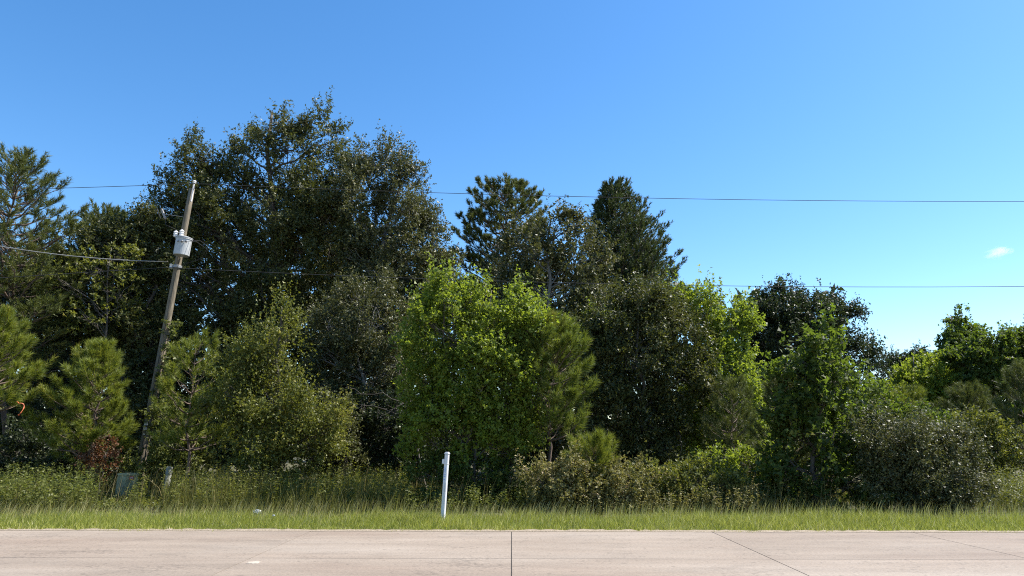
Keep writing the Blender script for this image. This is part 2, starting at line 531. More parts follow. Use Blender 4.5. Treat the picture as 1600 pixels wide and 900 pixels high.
def concrete_mat():
    m, n, l, p = new_mat('road_concrete')
    geo = n.new('ShaderNodeNewGeometry')
    oi = n.new('ShaderNodeObjectInfo')

    def noise(scale, stretch, detail=8, rough=0.6):
        mp = n.new('ShaderNodeMapping'); mp.inputs['Scale'].default_value = stretch
        nz = n.new('ShaderNodeTexNoise'); nz.inputs['Scale'].default_value = scale
        nz.inputs['Detail'].default_value = detail; nz.inputs['Roughness'].default_value = rough
        l.new(geo.outputs['Position'], mp.inputs['Vector']); l.new(mp.outputs[0], nz.inputs['Vector'])
        return nz
    big = noise(0.35, (0.5, 1.6, 1))
    fine = noise(26, (1, 1, 1), 6, 0.75)
    streak = noise(1.6, (0.22, 1.5, 1), 9, 0.68)
    pit = noise(9, (1, 1, 1), 3, 0.5)
    r1 = ramp(n, [(0.30, (0.216, 0.164, 0.124)), (0.5, (0.248, 0.198, 0.153)), (0.72, (0.28, 0.233, 0.187))])
    l.new(big.outputs['Fac'], r1.inputs['Fac'])

    def mult(col, src, lo, hi, a, b):
        r = ramp(n, [(lo, (a, a, a)), (hi, (b, b, b))])
        l.new(src, r.inputs['Fac'])
        x = n.new('ShaderNodeMix'); x.data_type = 'RGBA'; x.blend_type = 'MULTIPLY'; x.inputs[0].default_value = 1.0
        l.new(col, x.inputs[6]); l.new(r.outputs['Color'], x.inputs[7])
        return x.outputs[2]
    c = mult(r1.outputs['Color'], streak.outputs['Fac'], 0.33, 0.66, 0.84, 1.06)
    c = mult(c, fine.outputs['Fac'], 0.30, 0.70, 0.72, 1.2)
    stain = noise(0.9, (1, 1.4, 1), 10, 0.72)
    c = mult(c, stain.outputs['Fac'], 0.28, 0.46, 0.80, 1.0)
    c = mult(c, pit.outputs['Fac'], 0.30, 0.38, 0.72, 1.0)
    speck = noise(17, (0.6, 1, 1), 4, 0.6)
    zone = noise(0.5, (1, 1.6, 1), 4, 0.6)
    ad = n.new('ShaderNodeMath'); ad.operation = 'MULTIPLY_ADD'; ad.inputs[1].default_value = 0.9
    l.new(zone.outputs['Fac'], ad.inputs[0]); l.new(speck.outputs['Fac'], ad.inputs[2])
    c = mult(c, ad.outputs[0], 0.74, 0.82, 0.72, 1.0)
    c = mult(c, oi.outputs['Random'], 0.0, 1.0, 0.94, 1.04)
    l.new(c, p.inputs['Base Color'])
    p.inputs['Roughness'].default_value = 0.85
    b = n.new('ShaderNodeBump'); b.inputs['Strength'].default_value = 0.35; b.inputs['Distance'].default_value = 0.004
    l.new(fine.outputs['Fac'], b.inputs['Height']); l.new(b.outputs[0], p.inputs['Normal'])
    return m


M['concrete'] = concrete_mat()
M['road_base'] = rough_mat('road_base', [(0.3, (0.02, 0.018, 0.016)), (0.7, (0.045, 0.04, 0.035))], 6, 0.95, 0.2)
bm = bmesh.new(); box_bm(bm, 170, 34, 0.1, (0, -2.62, -0.057))
road = bm_obj('road', bm, M['road_base'])
tag(road, 'pale concrete road of jointed slabs crossing in front of the trees', kind='structure')
SLAB_X, SLAB_Y, GAP = 3.87, 3.27, 0.015
ROAD_EDGE = 14.42
bm = bmesh.new(); box_bm(bm, SLAB_X - GAP, SLAB_Y - GAP, 0.04, (0, 0, -0.02))
slab0 = None
for j in range(5):
    for i in range(-10, 10):
        if slab0 is None:
            slab0 = bm_obj('concrete_slab', bm, M['concrete'], road)
            s = slab0
        else:
            s = slab0.copy(); COL.objects.link(s); s.parent = road
        s.location = ((i + 0.5) * SLAB_X, ROAD_EDGE - (j + 0.5) * SLAB_Y, 0.0)
# pale worn patch
M['patch'] = rough_mat('pale_patch', [(0.3, (0.30, 0.25, 0.195)), (0.7, (0.42, 0.365, 0.30))], 20, 0.9, 0.2)
rng = np.random.default_rng(8)
pc = at(399, 880.5, 10.8)
bm = bmesh.new()
k = 16
dy = 0.15
vs = [bm.verts.new((0.10 * math.cos(q / k * 6.283) * rng.uniform(0.55, 1.3), dy * math.sin(q / k * 6.283) * rng.uniform(0.5, 1.3), 0.004)) for q in range(k)]
f = bm.faces.new(vs)
bmesh.ops.extrude_face_region(bm, geom=[f])
for v in vs:
    v.co.z = 0.0005
pt = bm_obj('worn_patch', bm, M['patch'], road)
pt.location = (pc[0], 10.75, 0.0)

# pale grit along the road edge
M['grit'] = rough_mat('edge_grit', [(0.3, (0.12, 0.095, 0.06)), (0.5, (0.24, 0.19, 0.135)), (0.7, (0.33, 0.275, 0.21))], 40, 0.95, 0.5, coords='Object')
rng = np.random.default_rng(11)
xs = np.arange(-34, 34, 0.12)
w = 0.17 + 0.05 * np.sin(xs * 0.9) + rng.normal(0, 0.025, len(xs))
va = np.stack([xs, np.full_like(xs, ROAD_EDGE - 0.05 + 0.0) + rng.normal(0, 0.012, len(xs)), np.full_like(xs, 0.0045)], -1)
vm = np.stack([xs, ROAD_EDGE + w * 0.5, np.full_like(xs, 0.02) + rng.normal(0, 0.006, len(xs))], -1)
vb = np.stack([xs, ROAD_EDGE + w, np.full_like(xs, -0.01)], -1)
v = np.concatenate([va, vm, vb]); n = len(xs); i = np.arange(n - 1)
f = np.concatenate([np.stack([i + o, i + 1 + o, i + n + 1 + o, i + n + o], -1) for o in (0, n)])
tag(link('gravel', np_mesh('gravel', v, f, 4, M['grit'], smooth=True)), 'thin line of pale grit along the road edge', kind='stuff')


# ------------------------------------------------------------------ grass and weeds
def blades(rng, x, y, h, w, lean, lean_dir, tint, bend=True):
    n = len(x)
    b = np.stack([x, y, np.full(n, -0.03)], -1)
    d = np.stack([np.cos(lean_dir) * lean, np.sin(lean_dir) * lean, np.zeros(n)], -1)
    az = rng.random(n) * np.pi
    s = np.stack([np.cos(az), np.sin(az), np.zeros(n)], -1) * (w * 0.5)[:, None]
    up = np.array([0, 0, 1.0])
    mid = b + up * (h * 0.55)[:, None] + d * (h * 0.30)[:, None]
    tip = b + up * h[:, None] + d * h[:, None]
    v = np.stack([b - s, b + s, mid + s * 0.75, tip, mid - s * 0.75], 1).reshape(-1, 3)
    i = np.arange(n)[:, None] * 5
    q = (i + np.array([0, 1, 2, 4])); t = (i + np.array([4, 2, 3]))
    return v, q, t, tint


def blades1(rng, x, y, h, w, lean, lean_dir, tint):
    n = len(x)
    b = np.stack([x, y, np.full(n, -0.03)], -1)
    d = np.stack([np.cos(lean_dir) * lean, np.sin(lean_dir) * lean, np.ones(n)], -1)
    az = rng.random(n) * np.pi
    s = np.stack([np.cos(az), np.sin(az), np.zeros(n)], -1) * (w * 0.65)[:, None]
    v = np.stack([b - s, b + s, b + d * h[:, None]], 1).reshape(-1, 3)
    return v, None, np.arange(3 * n).reshape(n, 3), tint


def grass_object(name, label, rng, parts, mat):
    V, Q, T, TQ, TT, off = [], [], [], [], [], 0
    for v, q, t, ti in parts:
        V.append(v); T.append(t + off); TT.append(ti)
        if q is not None:
            Q.append(q + off); TQ.append(ti)
        off += len(v)
    tint = np.clip(np.concatenate(TQ + TT), 0, 1)
    me = np_mesh(name, np.concatenate(V), [(np.concatenate(Q), 4), (np.concatenate(T), 3)], 4, mat, tint)
    return tag(link(name, me), label, kind='stuff')


def patchy(rng, x, y, s=0.6):
    return np.sin(x * s + 1.3 * np.sin(y * 0.9)) * np.sin(y * s * 1.7 + 2 * np.sin(x * 0.31)) + 0.5 * np.sin(x * s * 3.1 + y * 2.3)


rng = np.random.default_rng(21)
n = 130000
x = rng.uniform(-20, 20, n); u = rng.random(n)
edge = 14.50 + 0.08 * np.sin(x * 1.1) + 0.06 * np.sin(x * 3.7 + 1) + 0.05 * np.sin(x * 9.1) - 0.12 * rng.random(n) ** 3
y = edge + u * 2.5
pp = patchy(rng, x, y)
clump = np.clip(0.5 + 0.5 * np.sin(x * 7.3 + 2.1 * np.sin(y * 5.1)) * np.sin(y * 8.9 + 1.7 * np.sin(x * 3.3)), 0, 1)
h = (0.06 + 0.11 * np.clip(u * 1.4, 0, 1)) * rng.uniform(0.45, 1.5, n) * (1 + 0.3 * pp) * (0.65 + 0.6 * clump)
h = np.maximum(h, 0.035)
lean = np.abs(rng.normal(0.6, 0.5, n)); ld = rng.normal(0.1, 1.6, n)
tint = 0.34 + 0.10 * pp + 0.16 * (clump - 0.5) + rng.normal(0, 0.22, n) + 0.25 * (u < 0.06)
g1 = blades1(rng, x, y, h, rng.uniform(0.006, 0.012, n), lean, ld, tint)
# seed stalks standing above the short grass, all leaning a little to the right
n = 9000
x = rng.uniform(-20, 20, n); u = rng.random(n) ** 0.6
y = 15.0 + u * 2.4
h = rng.uniform(0.2, 0.5, n) * (0.45 + 0.6 * u)
g2 = blades(rng, x, y, h, rng.uniform(0.004, 0.008, n), rng.uniform(0.15, 0.55, n), rng.normal(0.1, 0.5, n), rng.uniform(0.7, 1.0, n))
grass_object('grass', 'short bright grass of the sunny roadside verge', rng, [g1, g2], M['grass'])

# taller rough grass at the back of the verge and under the trees
rng = np.random.default_rng(22)
n = 40000
x = rng.uniform(-22, 22, n); y = 16.7 + rng.random(n) ** 1.15 * 8.2
pp = patchy(rng, x, y, 0.45)
px = 800 + x / y * F
amp = np.where((px > 260) & (px < 640), 1.0, np.where(px < 260, 0.72, 0.62))
h = np.clip((y - 16.3) / 2.6, 0.22, 1) * 0.85 * rng.uniform(0.45, 1.15, n) * amp * (1 + 0.2 * pp)
h = np.where((((px > 172) & (px < 226)) | ((px > 246) & (px < 276))) & (y < 22.7), h * 0.3, h)
tint = 0.42 + 0.12 * pp + rng.normal(0, 0.18, n)
g3 = blades(rng, x, y, h, rng.uniform(0.008, 0.016, n), np.abs(rng.normal(0.3, 0.2, n)), rng.normal(0.1, 1.5, n), tint)
n = 2600
x = rng.uniform(-20, 20, n); y = 18.3 + rng.random(n) * 5
h = rng.uniform(0.6, 1.15, n)
g4 = blades(rng, x, y, h, rng.uniform(0.006, 0.011, n), rng.uniform(0.05, 0.4, n), rng.normal(0.1, 0.8, n), rng.uniform(0.75, 1.0, n))
grass_object('tall_grass', 'tall rough yellowish grass between the verge and the trees', rng, [g3, g4], M['tall_grass'])


def weeds(name, label, rng, x, y, h, mat, leaf, aspect, per):
    T = len(x)
    o = np.stack([x, y, np.zeros(T)], -1)
    d = unit(np.stack([rng.normal(0.05, 0.14, T), rng.normal(0, 0.14, T), np.ones(T)], -1))
    li = np.repeat(np.arange(T), per); N = len(li)
    u = 0.12 + 0.88 * rng.random(N)
    pos = o[li] + d[li] * (h[li] * u)[:, None]
    az = rng.random(N) * 6.283
    a = unit(np.stack([np.cos(az), np.sin(az), rng.normal(0.15, 0.4, N)], -1))
    nr = unit(rng.normal(0, 0.4, (N, 3)) + np.array([0, 0, 1]))
    L = leaf * rng.uniform(0.6, 1.3, N) * (1.25 - 0.7 * u)
    tint = np.clip(rng.normal(0.45, 0.1, T)[li] + rng.normal(0, 0.18, N), 0, 1)
    v = leaf_tris(pos, a, nr, L, L * aspect)
    # stems as slim blades
    az = rng.random(T) * np.pi
    s = np.stack([np.cos(az), np.sin(az), np.zeros(T)], -1) * 0.006
    sv = np.stack([o - s, o + s, o + d * h[:, None]], 1).reshape(-1, 3)
    v = np.concatenate([v, sv]); tint = np.concatenate([tint, rng.uniform(0.2, 0.7, T)])
    return tag(link(name, crown_mesh(name, v, tint, M[mat], (0, 0, 0))), label, kind='stuff')


def px_strip(rng, n, p0, p1, y0, y1):
    y = rng.uniform(y0, y1, n); p = rng.uniform(p0, p1, n)
    return (p - 800) / F * y, y


rng = np.random.default_rng(31)
x, y = px_strip(rng, 800, -160, 200, 18.2, 22.6)
def low_at_cabinet(x, y, h):
    px = 800 + x / y * F
    near = (((px > 172) & (px < 226)) | ((px > 246) & (px < 276))) & (y < 22.7)
    return np.where(near, h * 0.26, h)


weeds('weeds', 'leafy green weeds standing in front of the young pines at left', rng, x, y, low_at_cabinet(x, y, rng.uniform(0.45, 1.15, len(x))), 'vine', 0.12, 0.34, 26)
x, y = px_strip(rng, 1000, 200, 650, 18.4, 23.6)
weeds('weeds', 'yellow green weeds in the tall grass left of the white post', rng, x, y, low_at_cabinet(x, y, rng.uniform(0.6, 1.15, len(x))), 'olive', 0.11, 0.3, 22)
x, y = px_strip(rng, 420, 620, 860, 18.2, 20.5)
weeds('weeds', 'low dark weeds under the bright multi-stemmed tree', rng, x, y, rng.uniform(0.25, 0.7, len(x)), 'vine', 0.10, 0.5, 22)
x, y = px_strip(rng, 650, 1040, 1290, 18.6, 22.5)
weeds('weeds', 'brownish weeds in shade between the brambles and the dark tree', rng, x, y, rng.uniform(0.4, 0.95, len(x)), 'bramble', 0.09, 0.4, 24)
x, y = px_strip(rng, 700, 825, 1170, 17.9, 19.2)
weeds('weeds', 'low pale tangle of bramble shoots along the front of the bramble row', rng, x, y, rng.uniform(0.25, 0.75, len(x)), 'bramble', 0.075, 0.6, 24)
x, y = px_strip(rng, 650, 1525, 1760, 18.4, 23)
weeds('weeds', 'pale olive weeds right of the grey green bush', rng, x, y, rng.uniform(0.6, 1.25, len(x)), 'olive', 0.10, 0.3, 24)

# ------------------------------------------------------------------ pines
pine('pine_tree', 'tall open pine at the left edge of the wood, wispy branches against the sky', 27, -4, (24, 250),
     [(0, 2.2), (0.45, 2.6), (0.65, 2.4), (0.8, 1.8), (0.92, 1.0), (1, 0.25)], 'needle', 0.21, 34, 0.022, 0.50, 6, 0.13, (0.05, 0.8), 0.3, 101, 0.08, shoot=0.3, dens=1.0)
pine('pine_tree', 'bright young pine cut by the left edge above the orange ribbon', 21.5, -28, (-8, 492),
     [(0, 0.9), (0.45, 1.1), (0.6, 1.1), (0.85, 0.65), (1, 0.15)], 'young_needle', 0.21, 72, 0.013, 0.29, 7, 0.07, (0.1, 0.8), 0.46, 102, 0.08, shoot=0.24)
pine('pine_tree', 'olive pine top behind the yellowish sapling, left of the pole', 31, 168, (166, 345),
     [(0, 2.0), (0.5, 2.2), (0.8, 1.6), (0.93, 1.0), (1, 0.3)], 'needle', 0.22, 40, 0.028, 0.5, 7, 0.15, (0.15, 0.7), 0.45, 103, 0.06, shoot=0.36, dens=0.8)
pine('pine_tree', 'bushy young green pine between the left edge and the pole', 23, 136, (160, 546),
     [(0, 1.1), (0.27, 1.4), (0.5, 1.2), (0.7, 0.8), (0.88, 0.4), (1, 0.12)], 'young_needle', 0.21, 70, 0.013, 0.30, 7, 0.08, (0.1, 0.8), 0.26, 104, 0.10, skew=-0.3, shoot=0.24)
pine('pine_tree', 'thin young yellow green pine just right of the leaning pole', 22.3, 290, (306, 538),
     [(0, 0.7), (0.3, 1.0), (0.6, 0.95), (0.85, 0.6), (1, 0.2)], 'young_needle', 0.19, 66, 0.013, 0.38, 5, 0.06, (0.1, 0.9), 0.3, 105, 0.12, dens=0.9, skew=0.1)
pine('pine_tree', 'bushy pine leaning on the right side of the bright multi-stemmed tree', 20.3, 864, (850, 504),
     [(0, 0.7), (0.33, 0.95), (0.6, 1.1), (0.75, 0.9), (0.9, 0.5), (1, 0.12)], 'mid_needle', 0.2, 64, 0.014, 0.26, 7, 0.06, (0.15, 0.8), 0.34, 106, skew=0.15, shoot=0.24)
pine('pine_tree', 'small low pine sprout in front of the brambles', 18.9, 918, (930, 698),
     [(0, 0.4), (0.4, 0.55), (0.8, 0.42), (1, 0.2)], 'young_needle', 0.21, 95, 0.009, 0.24, 5, 0.035, (0.35, 0.9), 0.35, 107)
pine('pine_tree', 'tall pine with round tufted crown behind the bright multi-stemmed tree', 33, 785, (788, 298),
     [(0, 2.6), (0.5, 2.6), (0.72, 2.4), (0.86, 1.9), (0.95, 1.3), (1, 0.5)], 'needle', 0.19, 38, 0.025, 0.40, 7, 0.15, (0.0, 0.4), 0.4, 108, 0.08, shoot=0.22, clustered=0.7, dens=1.1, upturn=0.32)
pine('pine_tree', 'tall dark pine with steep branches stepping down to the right', 34, 966, (955, 294),
     [(0, 2.6), (0.5, 2.8), (0.62, 2.55), (0.72, 2.0), (0.82, 1.45), (0.9, 1.0), (0.96, 0.6), (1, 0.2)], 'blue_needle', 0.17, 24, 0.034, 0.30, 8, 0.15, (0.1, 0.6), 0.42, 109, 0.0, shoot=0.30, skew=0.32, dens=1.0, upturn=0.34)
pine('pine_tree', 'slim grey green young pine in front of the bright green tree', 23, 1148, (1143, 602),
     [(0, 0.7), (0.4, 0.85), (0.75, 0.55), (1, 0.12)], 'needle', 0.18, 70, 0.009, 0.34, 5, 0.05, (0.2, 0.9), 0.2, 110)
pine('pine_tree', 'dull green young pine at the left flank of the dark star-leaved tree', 20.2, 1226, (1230, 592),
     [(0, 0.7), (0.4, 0.8), (0.75, 0.5), (1, 0.12)], 'needle', 0.18, 75, 0.009, 0.32, 5, 0.05, (0.2, 0.9), 0.2, 111)
pine('pine_tree', 'broad young pine top behind the grey green bush', 29, 1408, (1410, 622),
     [(0, 1.2), (0.5, 1.35), (0.8, 0.85), (1, 0.2)], 'young_needle', 0.2, 70, 0.011, 0.4, 6, 0.07, (0.15, 0.9), 0.2, 112)
pine('pine_tree', 'pointed young pine in front of the far leafy trees at right', 26, 1515, (1514, 612),
     [(0, 1.2), (0.35, 1.3), (0.7, 0.8), (1, 0.12)], 'needle', 0.2, 75, 0.011, 0.36, 6, 0.07, (0.15, 0.9), 0.15, 113)
pine('pine_tree', 'dark young pine cut by the right edge', 24, 1612, (1608, 578),
     [(0, 1.0), (0.4, 1.1), (0.75, 0.7), (1, 0.12)], 'needle', 0.2, 75, 0.010, 0.36, 6, 0.07, (0.15, 0.9), 0.12, 114)

# ------------------------------------------------------------------ broadleaf trees
broadleaf('oak_tree', 'huge dark oak rising highest of all the trees, behind the pole', 30, 402,
          [(452, 244, 24, 40), (504, 254, 24, 40), (398, 270, 24, 36), (310, 294, 24, 34), (348, 304, 24, 36), (274, 336, 24, 38), (330, 362, 66, 70), (425, 345, 72, 80), (505, 330, 54, 80),
           (449, 190, 10, 28), (466, 196, 9, 26), (484, 198, 9, 28), (511, 204, 10, 30), (526, 222, 9, 26), (432, 212, 10, 28), (414, 220, 9, 26), (394, 220, 11, 28), (378, 232, 9, 24), (356, 256, 9, 24), (302, 242, 9, 32), (318, 254, 8, 26), (334, 258, 9, 24), (286, 268, 8, 28), (268, 290, 9, 28), (250, 318, 9, 26), (238, 346, 9, 20), (545, 256, 9, 28),
           (246, 400, 48, 58), (345, 455, 90, 90), (450, 430, 90, 98), (540, 400, 56, 85), (290, 550, 85, 90), (410, 560, 90, 90), (515, 535, 66, 90), (360, 650, 90, 66)],
          'oak', 0.102, 0.5, 4.1, 0.26, bark='bark', seed=201, clump=0.62, twig=0.5, spiky=0.45, gap=1.1)
broadleaf('oak_tree', 'tall speckled oak with sloping right side next to the highest oak', 28.5, 600,
          [(572, 300, 24, 42), (612, 308, 24, 42), (570, 248, 9, 30), (584, 254, 8, 26), (602, 252, 9, 26), (618, 254, 9, 30), (634, 274, 9, 28), (648, 292, 9, 28), (664, 330, 9, 26), (676, 354, 9, 22), (690, 384, 9, 24), (700, 412, 9, 20), (562, 345, 48, 58), (624, 356, 40, 54), (648, 405, 40, 48), (592, 420, 66, 68), (676, 440, 30, 50), (600, 515, 74, 78), (655, 540, 46, 66), (580, 615, 68, 68), (560, 715, 66, 48), (650, 720, 66, 44)],
          'grey_oak', 0.095, 0.48, 4.0, 0.2, bark='pale_bark', seed=202, clump=0.6, twig=0.5, spiky=0.4, gap=1.0)
broadleaf('oak_tree', 'greyish oak filling the gap between the two tall pines', 28, 860,
          [(868, 358, 38, 32), (822, 395, 48, 46), (906, 405, 42, 46), (860, 450, 72, 58), (790, 450, 36, 40), (925, 475, 40, 46), (860, 530, 76, 62), (770, 530, 50, 50), (960, 540, 60, 56), (870, 610, 70, 66), (800, 700, 60, 50), (890, 710, 60, 45)],
          'grey_oak', 0.115, 0.5, 3.6, 0.16, bark='pale_bark', seed=203, clump=0.55, twig=0.45, spiky=0.25, gap=0.9)
broadleaf('oak_tree', 'dark ragged oak against the sky behind the dark star-leaved tree', 35, 1240,
          [(1214, 486, 42, 26), (1176, 506, 26, 28), (1264, 492, 40, 26), (1218, 462, 12, 10), (1190, 474, 10, 12), (1250, 468, 10, 10), (1282, 474, 12, 10), (1318, 486, 14, 18), (1334, 492, 12, 12), (1240, 540, 66, 52), (1302, 540, 52, 46), (1350, 540, 24, 24), (1366, 560, 14, 14), (1190, 590, 42, 58), (1330, 592, 46, 44), (1250, 640, 70, 60)],
          'dark', 0.12, 0.5, 4.6, 0.2, seed=204, clump=0.6, twig=0.55, spiky=0.3, gap=1.0)
broadleaf('leafy_tree', 'yellowish green sapling in front of the olive pine at left', 27.5, 150,
          [(158, 425, 38, 34), (112, 450, 34, 34), (72, 428, 22, 22), (150, 495, 55, 50), (190, 460, 25, 40)],
          'olive', 0.11, 0.6, 1.5, 0.08, seed=205, clump=0.45, gap=1.2, spiky=0.2)
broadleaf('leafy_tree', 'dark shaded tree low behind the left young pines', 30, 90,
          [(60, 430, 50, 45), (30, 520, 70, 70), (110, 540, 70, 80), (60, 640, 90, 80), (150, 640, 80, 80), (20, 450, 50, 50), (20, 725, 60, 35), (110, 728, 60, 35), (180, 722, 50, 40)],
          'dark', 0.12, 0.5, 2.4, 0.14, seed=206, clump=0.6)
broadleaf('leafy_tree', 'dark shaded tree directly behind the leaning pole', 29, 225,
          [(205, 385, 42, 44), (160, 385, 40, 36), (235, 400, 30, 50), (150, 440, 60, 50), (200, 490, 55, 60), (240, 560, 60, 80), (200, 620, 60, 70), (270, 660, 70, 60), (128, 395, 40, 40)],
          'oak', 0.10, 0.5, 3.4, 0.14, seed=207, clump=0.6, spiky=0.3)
broadleaf('leafy_tree', 'twiggy grey green tree in front of the speckled oak', 25.5, 560,
          [(530, 515, 52, 60), (592, 500, 46, 55), (560, 590, 60, 50), (625, 570, 40, 55), (500, 600, 40, 50)],
          'grey_oak', 0.085, 0.5, 2.4, 0.09, bark='pale_bark', seed=208, clump=0.45, twig=0.5, gap=1.1, spiky=0.3, limbs=1.6)
broadleaf('leafy_tree', 'olive green small tree with thin spire left of the white post', 21.4, 430,
          [(444, 498, 10, 34), (452, 530, 14, 30), (420, 552, 30, 34), (382, 572, 36, 32), (356, 628, 34, 44), (425, 632, 44, 46), (470, 655, 34, 36), (500, 690, 40, 34), (392, 692, 56, 44), (398, 540, 10, 26), (362, 546, 9, 24), (520, 664, 14, 20)],
          'olive', 0.075, 0.5, 2.9, 0.08, seed=209, clump=0.40, twig=0.7, gap=2.0, spiky=0.35, up=0.25)
broadleaf('leafy_tree', 'bright yellow green multi-stemmed tree behind the white post', 20, 738,
          [(686, 448, 10, 24), (702, 456, 9, 22), (736, 470, 10, 22), (768, 464, 11, 20), (800, 474, 10, 20), (838, 494, 9, 20), (692, 472, 20, 28), (668, 520, 30, 42), (772, 506, 42, 34), (722, 536, 54, 50), (826, 528, 30, 34), (668, 600, 34, 48), (722, 615, 60, 60), (790, 600, 50, 60), (664, 678, 26, 38), (738, 682, 54, 38), (806, 668, 34, 36)],
          'bright', 0.072, 0.75, 3.7, 0.055, stems=4, seed=210, clump=0.36, twig=0.5, gap=1.7, spiky=0.4)
broadleaf('leafy_tree', 'yellow green sapling between the leaning pine and the olive thicket tree', 25.5, 915,
          [(930, 522, 30, 28), (898, 548, 24, 34), (940, 580, 30, 35), (885, 512, 14, 20)],
          'bright', 0.085, 0.65, 2.4, 0.06, seed=211, clump=0.4, gap=1.0)
broadleaf('leafy_tree', 'dull olive fine-leaved tree right of the bright multi-stemmed tree', 24, 1010,
          [(1012, 478, 40, 28), (962, 510, 42, 38), (1052, 520, 36, 42), (992, 568, 60, 60), (1058, 600, 46, 60), (940, 585, 35, 50), (960, 655, 55, 50), (1030, 665, 52, 45), (990, 715, 60, 30)],
          'oak', 0.085, 0.5, 3.4, 0.09, seed=212, clump=0.45, twig=0.6, gap=1.4, spiky=0.35)
broadleaf('leafy_tree', 'bright green tree standing left of the dark ragged oak', 25, 1120,
          [(1100, 492, 38, 30), (1142, 512, 30, 36), (1078, 480, 26, 20), (1120, 570, 48, 48), (1160, 590, 28, 45), (1108, 640, 45, 40), (1152, 655, 38, 40), (1090, 690, 40, 35), (1180, 690, 30, 35)],
          'bright', 0.085, 0.7, 2.8, 0.08, stems=2, seed=213, clump=0.42, twig=0.55, gap=1.4, spiky=0.3)
broadleaf('leafy_tree', 'dark star-leaved tree at the verge, left of the grey green bush', 19.4, 1285,
          [(1284, 530, 16, 28), (1256, 572, 30, 38), (1312, 582, 30, 42), (1285, 630, 52, 46), (1246, 680, 38, 48), (1314, 682, 46, 48), (1280, 742, 60, 42), (1335, 744, 48, 40), (1232, 744, 28, 34)],
          'gum', 0.10, 0.85, 3.0, 0.08, stems=2, seed=214, clump=0.42, twig=0.55, gap=1.3, spiky=0.3)
broadleaf('bush', 'rounded grey green bush at the right end of the verge', 18.7, 1440,
          [(1400, 692, 52, 46), (1452, 718, 58, 52), (1498, 738, 38, 48), (1380, 748, 48, 42), (1440, 765, 62, 30), (1362, 690, 24, 40), (1508, 700, 20, 24)],
          'grey_oak', 0.058, 0.5, 3.2, 0.035, stems=4, seed=215, cat='bush', clump=0.32, twig=0.45, gap=1.3, foliage='foliage', stem_name='stem', spiky=0.2)
broadleaf('leafy_tree', 'far dark evergreen clump on the skyline right of the ragged oak', 46, 1430,
          [(1408, 577, 30, 22), (1448, 570, 28, 20), (1470, 590, 26, 26), (1420, 620, 50, 40)],
          'dark', 0.13, 0.45, 8.5, 0.16, seed=216, clump=0.7, spiky=0.2)
broadleaf('leafy_tree', 'slender dark tree with ragged spire on the right skyline', 38, 1505,
          [(1503, 500, 11, 16), (1496, 526, 20, 20), (1523, 518, 13, 16), (1512, 542, 28, 20), (1506, 562, 34, 26), (1480, 548, 8, 10), (1510, 620, 40, 50)],
          'gum', 0.13, 0.7, 8.5, 0.14, seed=217, clump=0.5, spiky=0.2)
broadleaf('leafy_tree', 'yellow green tree low on the skyline left of the ragged spire', 33, 1450,
          [(1462, 578, 34, 24), (1428, 592, 30, 26), (1392, 620, 28, 26), (1480, 610, 34, 36), (1440, 650, 46, 40)],
          'bright', 0.10, 0.65, 8.5, 0.1, seed=218, clump=0.5, spiky=0.2)
broadleaf('leafy_tree', 'broad green tree filling the right edge below the sky', 32, 1575,
          [(1556, 546, 36, 22), (1604, 546, 40, 26), (1580, 556, 40, 26), (1528, 572, 34, 26), (1540, 590, 44, 36), (1596, 610, 44, 42), (1640, 570, 40, 40), (1570, 670, 60, 50)],
          'gum', 0.10, 0.7, 8.5, 0.12, seed=219, clump=0.5, spiky=0.25)
broadleaf('leafy_tree', 'shaded leafy tree just beyond the left edge', 25, -95,
          [(-90, 480, 70, 90), (-60, 600, 70, 80), (-140, 600, 80, 90), (-100, 690, 80, 50)],
          'oak', 0.12, 0.5, 0.9, 0.13, seed=220, clump=0.6)

# ------------------------------------------------------------------ bushes, brambles, vine


def bush(label, Y, base_px, lobes, mat, seed, leaf=0.075, aspect=0.55, lai=3.2, name='bush', cat='bush', **k):
    return broadleaf(name, label, Y, base_px, lobes, mat, leaf, aspect, lai, 0.022, stems=3, seed=seed, cat=cat, clump=k.pop('clump', 0.3), twig=k.pop('twig', 0.32),
                     foliage='foliage', stem_name='stem', **k)


bush('pale leafy bush round the foot of the leaning pole', 23.6, 245, [(272, 690, 26, 42), (256, 650, 14, 26), (290, 720, 40, 30), (240, 742, 40, 20), (196, 735, 22, 24)], 'vine', 301, 0.08, 0.6, 2.6)
bush('small red leaved bush between the young pine and the green cabinet', 22.6, 152, [(142, 702, 22, 20), (166, 716, 18, 18), (150, 740, 24, 20)], 'red', 302, 0.08, 0.45, 1.8, clump=0.25)
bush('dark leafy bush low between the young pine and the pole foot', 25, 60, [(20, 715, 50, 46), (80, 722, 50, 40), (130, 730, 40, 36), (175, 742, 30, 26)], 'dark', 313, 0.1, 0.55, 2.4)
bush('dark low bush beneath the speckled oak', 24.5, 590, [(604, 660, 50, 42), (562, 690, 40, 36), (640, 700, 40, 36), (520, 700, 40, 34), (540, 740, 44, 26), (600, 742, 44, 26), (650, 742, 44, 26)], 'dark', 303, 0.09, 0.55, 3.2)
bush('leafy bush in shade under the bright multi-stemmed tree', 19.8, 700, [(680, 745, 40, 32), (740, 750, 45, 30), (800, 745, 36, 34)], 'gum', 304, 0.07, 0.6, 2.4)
bush('pale bramble thicket below the small pine sprout', 18.5, 870, [(846, 756, 34, 30), (892, 750, 38, 34), (880, 778, 46, 24)], 'bramble', 305, 0.06, 0.65, 3.0, name='bramble', spiky=0.15)
bush('brownish bramble thicket in the middle of the bramble row', 18.7, 965, [(940, 760, 38, 28), (990, 758, 42, 30), (965, 780, 54, 20)], 'bramble', 306, 0.06, 0.65, 3.0, name='bramble', spiky=0.15)
